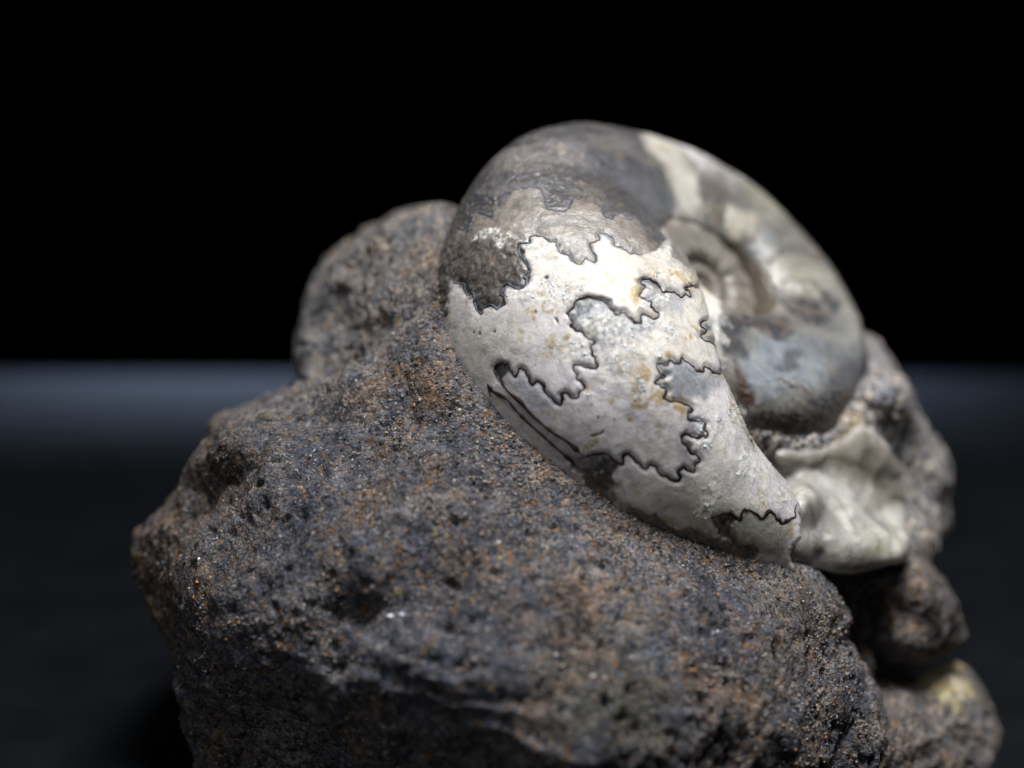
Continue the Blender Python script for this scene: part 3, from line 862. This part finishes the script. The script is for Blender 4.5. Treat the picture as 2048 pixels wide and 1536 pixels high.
# back mass behind the shell, rising to the foot of the older whorl
foot = []
for px, py, ox, oy in ((1530,850,-8,20),(1560,866,-4,22),(1600,874,2,22),(1640,864,10,20),(1680,840,18,16),(1712,802,20,10),(1732,750,20,4)):
    d_ = shell_depth(px, py)
    if d_ is not None:
        foot += [(px + ox, py + oy, d_ - .03), (px - ox * 3, py - oy * 3, d_ + .45), (px + ox * 2.5, py + oy * 2.5, d_ + .03)]
relief([(598,780),(599,700),(604,640),(618,580),(640,535),(660,508),(700,482),(760,448),(810,424),(870,410),(960,430),(1100,500),(1300,520),(1500,580),(1690,650),(1745,672),(1778,710),(1805,755),(1832,825),(1862,880),(1885,915),(1898,960),(1886,1005),(1892,1050),(1872,1100),(1830,1140),(1780,1180),(1500,1220),(1000,1150),(700,950)],
       [(620,640,10.0),(700,560,9.75),(800,520,9.4),(862,470,9.35),(700,690,9.5),(800,620,9.05),(640,740,9.6),(880,560,9.0),(1100,650,9.6),(1250,600,10.5),(1400,600,10.95),(1550,620,11.0),(1640,720,10.9),(1775,740,10.6),(1600,990,9.3),(1660,990,9.45),(1780,900,10.12),(1820,880,10.4),(1850,950,10.5),(1800,1050,9.95),(1700,1060,9.6),(1750,1130,9.6),(1600,1110,9.2),(1450,1000,9.6),(1250,900,9.6),(1400,1150,9.2),(1000,900,9.3)] + foot, 13.2, 26, .16)
# core, lower right lumps, low ledge at the left
relief([(800,1000),(1500,1100),(1720,1160),(1752,1230),(1748,1290),(1755,1350),(1750,1440),(1770,1745),(600,1745),(560,1300)], [(900,1200,9.3),(1600,1200,9.2),(1740,1300,9.5),(1700,1700,9.3),(700,1700,9.2),(1200,1400,9.0)], 12.8, 40, .25)
relief([(1600,1130),(1760,1112),(1838,1118),(1885,1168),(1922,1232),(1938,1285),(1905,1308),(1850,1332),(1780,1326),(1720,1290),(1640,1250)], [(1700,1200,9.45),(1800,1160,9.65),(1760,1180,9.7),(1850,1200,9.6),(1900,1270,9.9),(1810,1290,9.55),(1750,1260,9.75)], 11.4, 50, .35)
relief([(1650,1390),(1760,1352),(1840,1346),(1900,1306),(1945,1335),(1975,1392),(1998,1470),(2012,1560),(2012,1745),(1650,1745)], [(1790,1430,9.3),(1760,1370,9.7),(1850,1370,9.9),(1900,1400,9.8),(1950,1500,9.8),(1850,1520,9.25),(1850,1700,9.2),(1980,1700,9.8)], 12.0, 60, .4)
relief([(412,852),(440,822),(520,798),(590,772),(640,760),(720,800),(700,900),(430,920)], [(430,850,9.5),(520,820,9.45),(620,790,9.5),(560,880,9.2)], 11.0, 30, .2)

rv, rf = np.vstack(RV), np.vstack(RF)
tmp = mesh_obj("rock_blocks", rv, rf, None)
rmod = tmp.modifiers.new("remesh", 'REMESH')
rmod.mode = 'VOXEL'
rmod.voxel_size = .021
bpy.context.view_layer.update()
dg = bpy.context.evaluated_depsgraph_get()
me = bpy.data.meshes.new_from_object(tmp.evaluated_get(dg))
bpy.data.objects.remove(tmp)
ro_ = verts_of(me)
ea = np.empty(len(me.edges) * 2, np.int32); me.edges.foreach_get("vertices", ea); ea = ea.reshape(-1, 2)
def relax(v, it, k=.5):
    deg = np.bincount(ea.ravel(), minlength=len(v)).astype(float)[:, None]
    for _ in range(it):
        s = np.stack([np.bincount(ea[:, 0], v[ea[:, 1], c], len(v)) + np.bincount(ea[:, 1], v[ea[:, 0], c], len(v)) for c in range(3)], 1)
        v = v + k * (s / np.maximum(deg, 1) - v)
    return v
ro_ = relax(ro_, 10)
me.vertices.foreach_set("co", ro_.astype(np.float32).ravel()); me.update()
rn = normals_of(me)
print("rock verts", len(ro_))
wx, wy = to_px(ro_)
wp = ro_ + .12 * np.stack([fbm(ro_ * 3 + k * 31, 2) for k in range(3)], 1)
dis = .06 * fbm(wp * 1.3, 2) - .05 * np.abs(fbm(wp * 2.0 + 5, 2)) + .02
dis += .012 * fbm(wp * 7, 3)
pit = np.clip(fbm(ro_ * 15 + 3, 2) - .25, 0, 1)
patch = smooth01(fbm(ro_ * 2.2 + 60, 2) * 1.4 + .45)
dis -= .10 * pit * patch
sp_ = np.clip(fbm(ro_ * 9 + 77, 2) - .42, 0, 1)
dis -= .09 * sp_
dis += .009 * fbm(ro_ * 22, 2)
# fracture ledges towards the base
sv_ = ro_[:, 2] * 3.2 - ro_[:, 0] * .5 + 1.3 * fbm(ro_ * 1.1 + 9, 3)
saw = sv_ - np.floor(sv_)
low = smooth01((wy - 1080) / 250)
dis += .045 * (np.minimum(saw, (1 - saw) * 5) - .4) * low * smooth01(fbm(ro_ * 1.7 + 3, 2) * 1.3 + .6)
# calm next to the shell, where the matrix was prepared smooth
near = np.full(len(ro_), 1e9)
for i in range(len(BND) - 1):
    (ax, ay), (bx_, by_) = BND[i], BND[i + 1]
    ex_, ey_ = bx_ - ax, by_ - ay
    t = np.clip(((wx - ax) * ex_ + (wy - ay) * ey_) / (ex_**2 + ey_**2), 0, 1)
    near = np.minimum(near, np.hypot(wx - ax - t * ex_, wy - ay - t * ey_))
calm = smooth01((near - 15) / 130)
dis *= .12 + .88 * calm
rv2 = ro_ + rn * dis[:, None]
me.vertices.foreach_set("co", (rv2 - OFF).astype(np.float32).ravel()); me.update()
me.polygons.foreach_set("use_smooth", np.ones(len(me.polygons), bool))
me.materials.clear(); me.materials.append(M_ROCK)
rock = bpy.data.objects.new("rock_matrix", me); me.name = "rock_matrix"
col.objects.link(rock); rock.parent = fossil
rock["label"] = "rough brown grey rock with rusty and black grains"

# loose grains and crumbs stuck to the rock face
# (built after the tint below)
# rock tint by zone
n1, n2 = fbm(ro_ * 1.3 + 11, 3), fbm(ro_ * 5 + 23, 3)
rt = lin(117, 112, 110) * (1 + .30 * n1 + .18 * n2)[:, None]
mb = smooth01(fbm(ro_ * 1.1 + 51, 3) * 1.8 + .45)[:, None] * .6
rt = rt * (1 - mb) + lin(84, 87, 95) * (1 + .2 * n2)[:, None] * mb
mr = smooth01(fbm(ro_ * 1.9 + 87, 3) * 2.2 - .35)[:, None] * .45
rt = rt * (1 - mr) + lin(130, 102, 74) * (1 + .2 * n2)[:, None] * mr
def zone(poly, rgb, soft, amt):
    global rt
    pa = np.asarray(poly, float)
    m_ = (wx > pa[:, 0].min() - soft - 60) & (wx < pa[:, 0].max() + soft + 60) & (wy > pa[:, 1].min() - soft - 60) & (wy < pa[:, 1].max() + soft + 60)
    a = np.zeros(len(wx))
    a[m_] = smooth01(in_poly(wx[m_] + n2[m_] * 30, wy[m_] + n1[m_] * 30, poly) / soft * .5 + .5) * amt
    rt = rt * (1 - a[:, None]) + lin(*rgb) * (1 + .15 * n2)[:, None] * a[:, None]
zone([(480,1060),(700,1000),(1000,1120),(1060,1300),(900,1420),(560,1330)], (88, 90, 98), 90, .6)
zone([(770,720),(880,740),(900,800),(820,810)], (146, 112, 74), 30, .6)
zone([(1080,1340),(1300,1330),(1330,1480),(1120,1480)], (124, 116, 92), 60, .5)
zone([(200,800),(420,800),(480,960),(470,1030),(380,1120),(350,1300),(380,1536),(200,1536)], (108, 93, 82), 40, .85)  # brown left face, with the shade of that side put into the tint
zone([(590,380),(900,380),(900,560),(740,720),(590,790)], (150, 144, 137), 40, .95)
zone([(1560,640),(1960,640),(1960,1140),(1560,1140)], (205, 196, 187), 30, .9)  # pale pinkish rock, tint raised further in place of missing light
zone([(1580,890),(1800,850),(1830,980),(1810,1130),(1640,1150)], (222, 217, 203), 40, .85)
zone([(1740,1110),(1960,1110),(1960,1330),(1740,1330)], (140, 128, 120), 20, .8)
zone([(1740,1340),(2040,1300),(2040,1536),(1740,1536)], (148, 137, 128), 20, .8)
zone([(1815,1352),(1880,1340),(1915,1318),(1932,1372),(1938,1412),(1915,1414),(1880,1392)], (236, 214, 160), 14, 1.0)
zone([(1665,890),(1700,840),(1715,850),(1690,890),(1660,930)], (176, 154, 92), 14, .7)
dust = (1 - smooth01((near - 4) / 80)) * .6
rt = rt * (1 - dust[:, None]) + (lin(150, 136, 125) * dust[:, None])
set_colors(me, "tint", np.clip(rt, .01, .8))

# ------------------------------------------------------------------ calcite at the broken end of the whorl
def lump(name, outline, ctrl_, back, label, tints, rnd=26, amt=.12, seed=0):
    RV.clear(); RF.clear()
    relief(outline, ctrl_, back, rnd, amt, 5)
    t_ = mesh_obj("block", RV[0], RF[0], None)
    r_ = t_.modifiers.new("remesh", 'REMESH'); r_.mode = 'VOXEL'; r_.voxel_size = .02
    bpy.context.view_layer.update()
    m = bpy.data.meshes.new_from_object(t_.evaluated_get(bpy.context.evaluated_depsgraph_get()))
    bpy.data.objects.remove(t_)
    v = verts_of(m)
    global ea
    e_ = np.empty(len(m.edges) * 2, np.int32); m.edges.foreach_get("vertices", e_); ea = e_.reshape(-1, 2)
    v = relax(v, 6)
    m.vertices.foreach_set("co", v.astype(np.float32).ravel()); m.update()
    n_ = normals_of(m)
    # cleavage facets: nearest of a few random planes
    rs = np.random.default_rng(seed)
    c = v.mean(0); q = v - c
    cells = q[rs.integers(0, len(q), 70)]
    dd = np.linalg.norm(q[:, None] - cells[None], axis=2)
    near_i = dd.argmin(1)
    tilt = rs.normal(size=(70, 3)) * .045
    fac = np.einsum('ij,ij->i', q - cells[near_i], tilt[near_i]) + rs.normal(size=70)[near_i] * .006
    v = relax(v + n_ * (fac + .014 * fbm(v * 3.0 + seed, 3) + .005 * fbm(v * 12, 4))[:, None], 3) - OFF
    m.vertices.foreach_set("co", v.astype(np.float32).ravel()); m.update()
    m.polygons.foreach_set("use_smooth", np.ones(len(m.polygons), bool))
    m.materials.clear(); m.materials.append(M_CALC); m.name = name
    w_ = smooth01(fbm(v * 2.6 + seed * 3, 3) * .8 + .5)[:, None]
    ct = lin(*tints[0]) * w_ + lin(*tints[1]) * (1 - w_)
    cx_, cy_ = to_px(v + OFF)
    wb = 14 * fbm(v * 5 + 2, 3)
    for poly_, c_, s_, am_ in (([(1612,985),(1640,1000),(1652,1060),(1648,1140),(1622,1140),(1628,1060)], (118,116,114), 10, .65),
                               ([(1640,890),(1730,860),(1830,960),(1830,1040),(1740,1010),(1690,960)], (168,158,148), 40, .7),
                               ([(1480,1040),(1555,1050),(1560,1130),(1480,1130)], (126,126,116), 16, .6),
                               ([(1660,1030),(1700,1020),(1712,1060),(1690,1075)], (214,212,204), 10, .7),
                               ([(1740,1080),(1770,1075),(1775,1105),(1745,1110)], (160,164,128), 14, .5),
                               ([(1780,1060),(1815,1070),(1815,1120),(1780,1115)], (206,200,188), 12, .6)):
        a_ = smooth01(in_poly(cx_ + wb, cy_ - wb, poly_) / s_ * .5 + .5)[:, None] * am_
        ct = ct * (1 - a_) + lin(*c_) * a_
    set_colors(m, "tint", ct)
    o = bpy.data.objects.new(name, m); col.objects.link(o); o.parent = fossil
    o["label"] = label
    return o

rbv = BVHTree.FromPolygons([Vector(v) for v in rv2], [tuple(p.vertices) for p in me.polygons])
def rock_depth(px, py):
    loc, _, _, _ = rbv.ray_cast(CAM, (Vector(at(px, py, 1.0)) - CAM).normalized())
    return None if loc is None else float(w2c(np.array(loc))[2])

slab = [(1510,960,9.45),(1550,985,9.2),(1520,1050,9.0),(1585,960,9.25),(1545,1095,8.64),(1580,1050,8.66),(1605,1000,8.74),(1570,1120,8.66),(1615,1110,8.78),(1634,1050,8.98),(1634,1118,8.94),(1660,1062,8.9),(1660,1122,8.87),(1700,1060,9.02),(1705,1128,8.95),(1760,1060,9.3),(1755,1108,9.1),(1798,1095,9.36),(1655,1020,9.1),(1720,1015,9.35)]
for px, py in ((1560,915),(1600,915),(1600,945),(1640,905),(1640,950),(1690,890),(1690,930),(1740,890),(1740,940),(1780,960),(1790,1010),(1720,975),(1770,1030),(1715,860)):
    d_ = rock_depth(px, py)
    if d_ is not None:
        slab.append((px, py, d_ - .05))
lump("calcite_mass", [(1490,1120),(1530,1060),(1575,1010),(1540,1000),(1500,960),(1490,920),(1530,890),(1600,900),(1650,890),(1690,868),(1722,838),(1750,860),(1790,915),(1812,985),(1820,1050),(1820,1092),(1806,1122),(1760,1136),(1700,1153),(1652,1148),(1600,1136)],
     slab, 10.9, "glassy grey white calcite mass beside the broken shell tip", ((190,187,180), (142,137,133)), 24, .12, 4)
pat = [(px, py, rock_depth(px, py) - .03) for px, py in ((1850,1352),(1880,1350),(1905,1335),(1925,1370),(1930,1400),(1900,1385),(1880,1375))]
lump("calcite_patch", [(1822,1356),(1870,1345),(1912,1322),(1930,1360),(1938,1408),(1915,1414),(1880,1394)], pat, 10.6, "cream patch on the lower right rock", ((222,206,180), (204,186,160)), 16, .06, 5)

# bright crystal grains in the rock face
def glint(px, py, d, r, k):
    rs = np.random.default_rng(k)
    bm = bmesh.new()
    bmesh.ops.create_icosphere(bm, subdivisions=1, radius=r)
    for v in bm.verts:
        v.co *= rs.uniform(.7, 1.2)
    m = bpy.data.meshes.new("crystal_grain"); bm.to_mesh(m); bm.free()
    m.materials.append(M_GLINT)
    o = bpy.data.objects.new("crystal_grain", m); col.objects.link(o); o.parent = rock
    o.location = Vector(at(px, py, d) - OFF)
M_GLINT, _nt, _b = new_mat("clear_crystal")
_b.inputs["Base Color"].default_value = (.75, .8, .88, 1)
_b.inputs["Roughness"].default_value = .12
_n = tex_noise(_nt, N(_nt, "ShaderNodeTexCoord").outputs["Object"], 30, 2)
_nt.links.new(ramp(_nt, _n.outputs[0], [(.3, (.55, .6, .68)), (.7, (.85, .88, .92))]), _b.inputs["Base Color"])
for k, (px, py, r) in enumerate(((780, 1234, .022), (803, 1230, .016), (1435, 1262, .010), (398, 1118, .012))):
    d = Vector(at(px, py, 1.0)) - CAM
    loc, _, _, _ = rbv.ray_cast(CAM, d.normalized())
    if loc is not None:
        glint(px, py, float(w2c(np.array(loc))[2]), r, k)

# sand grains proud of the rock face, thickest along the shell edge
def grit_mesh(count, seed):
    rs = np.random.default_rng(seed)
    bmg = bmesh.new(); bmesh.ops.create_icosphere(bmg, subdivisions=1, radius=1)
    bv = np.array([v.co[:] for v in bmg.verts]); bf = np.array([[v.index for v in f.verts] for f in bmg.faces]); bmg.free()
    fn = normals_of(me)
    face = ((CAM_H - rv2[:, 2]) * fn[:, 2] - rv2[:, 1] * fn[:, 1] - rv2[:, 0] * fn[:, 0]) > 0
    vis = np.nonzero(face & (wx > 240) & (wx < 1830) & (wy > 380) & (wy < 1560))[0]
    wgt = .10 + .9 * np.exp(-near[vis] / 50.0) + 2.2 * smooth01(fbm(rv2[vis] * 1.8 + 90, 3) * 2.2 - .05) ** 2
    idx = rs.choice(vis, count, replace=False, p=wgt / wgt.sum())
    size = np.minimum(.0078 * np.exp(rs.normal(size=count) * .36), .0125)
    sc = size[:, None] * rs.uniform(.5, 1.5, (count, 3))
    jit = rs.uniform(.5, 1.35, (count, len(bv), 1))
    V = bv[None] * jit * sc[:, None, :] + (rv2[idx] + fn[idx] * (size * -.05)[:, None])[:, None] - OFF
    Fc = bf[None] + (np.arange(count) * len(bv))[:, None, None]
    pal = np.array([lin(122,112,106), lin(92,94,102), lin(60,60,66), lin(34,33,36), lin(146,132,120), lin(150,104,62), lin(116,76,54), lin(140,122,76), lin(188,180,170)])
    pc = rs.choice(len(pal), count, p=[.25, .21, .14, .14, .14, .04, .04, .02, .02])
    C = pal[pc] * rs.uniform(.8, 1.2, (count, 1))
    o = mesh_obj("sand_grains", V.reshape(-1, 3), Fc.reshape(-1, 3), M_GRAIN, rock)
    set_colors(o.data, "tint", np.repeat(C, len(bv), 0))
    o["kind"] = "stuff"
    return o
M_GRAIN, _gnt, _gb = new_mat("grain")
_ga = N(_gnt, "ShaderNodeAttribute", attribute_name="tint").outputs["Color"]
_gn = tex_noise(_gnt, N(_gnt, "ShaderNodeTexCoord").outputs["Object"], 90, 2)
_gnt.links.new(mix(_gnt, 1.0, _ga, ramp(_gnt, _gn.outputs[0], [(.3, g3(.7)), (.7, g3(1.2))]), 'MULTIPLY'), _gb.inputs["Base Color"])
_gb.inputs["Roughness"].default_value = .5
grit_mesh(13000, 5)

# tiny white facets added as glints on the bruised calcite of the shell
def flakes(count, seed):
    rs = np.random.default_rng(seed)
    ok = np.nonzero((bruise > .35) & (tint.mean(1) > .25))[0]
    w_ = bruise[ok] * smooth01(fbm(sv2[ok] * 7 + 5, 3) * 1.8 + .2)
    idx = rs.choice(ok, count, replace=False, p=w_ / w_.sum())
    nn = normals_of(shell.data)[idx]
    bv = np.array([(1, 0, 0), (-.5, .87, 0), (-.6, -.8, 0), (.1, .1, .5), (0, 0, -.5)])
    bf = np.array([(0, 1, 3), (1, 2, 3), (2, 0, 3), (1, 0, 4), (2, 1, 4), (0, 2, 4)])
    sz = np.minimum(.0065 * np.exp(rs.normal(size=count) * .4), .014)
    a = rs.normal(size=(count, 3)); t1 = np.cross(nn, a); t1 /= np.linalg.norm(t1, axis=1)[:, None]
    n2_ = nn + .35 * rs.normal(size=(count, 3)); n2_ /= np.linalg.norm(n2_, axis=1)[:, None]
    t2 = np.cross(n2_, t1); t2 /= np.linalg.norm(t2, axis=1)[:, None]
    V = (sv2[idx] + nn * .001)[:, None] + (bv[None, :, 0:1] * t1[:, None] * rs.uniform(.6, 1.6, (count, 1, 1)) + bv[None, :, 1:2] * t2[:, None] + bv[None, :, 2:3] * n2_[:, None] * .5) * sz[:, None, None]
    Fc = bf[None] + (np.arange(count) * 5)[:, None, None]
    o = mesh_obj("glint_flakes", V.reshape(-1, 3) - OFF, Fc.reshape(-1, 3), M_GLINT, shell, smooth=False)
    o["kind"] = "stuff"
flakes(900, 3)
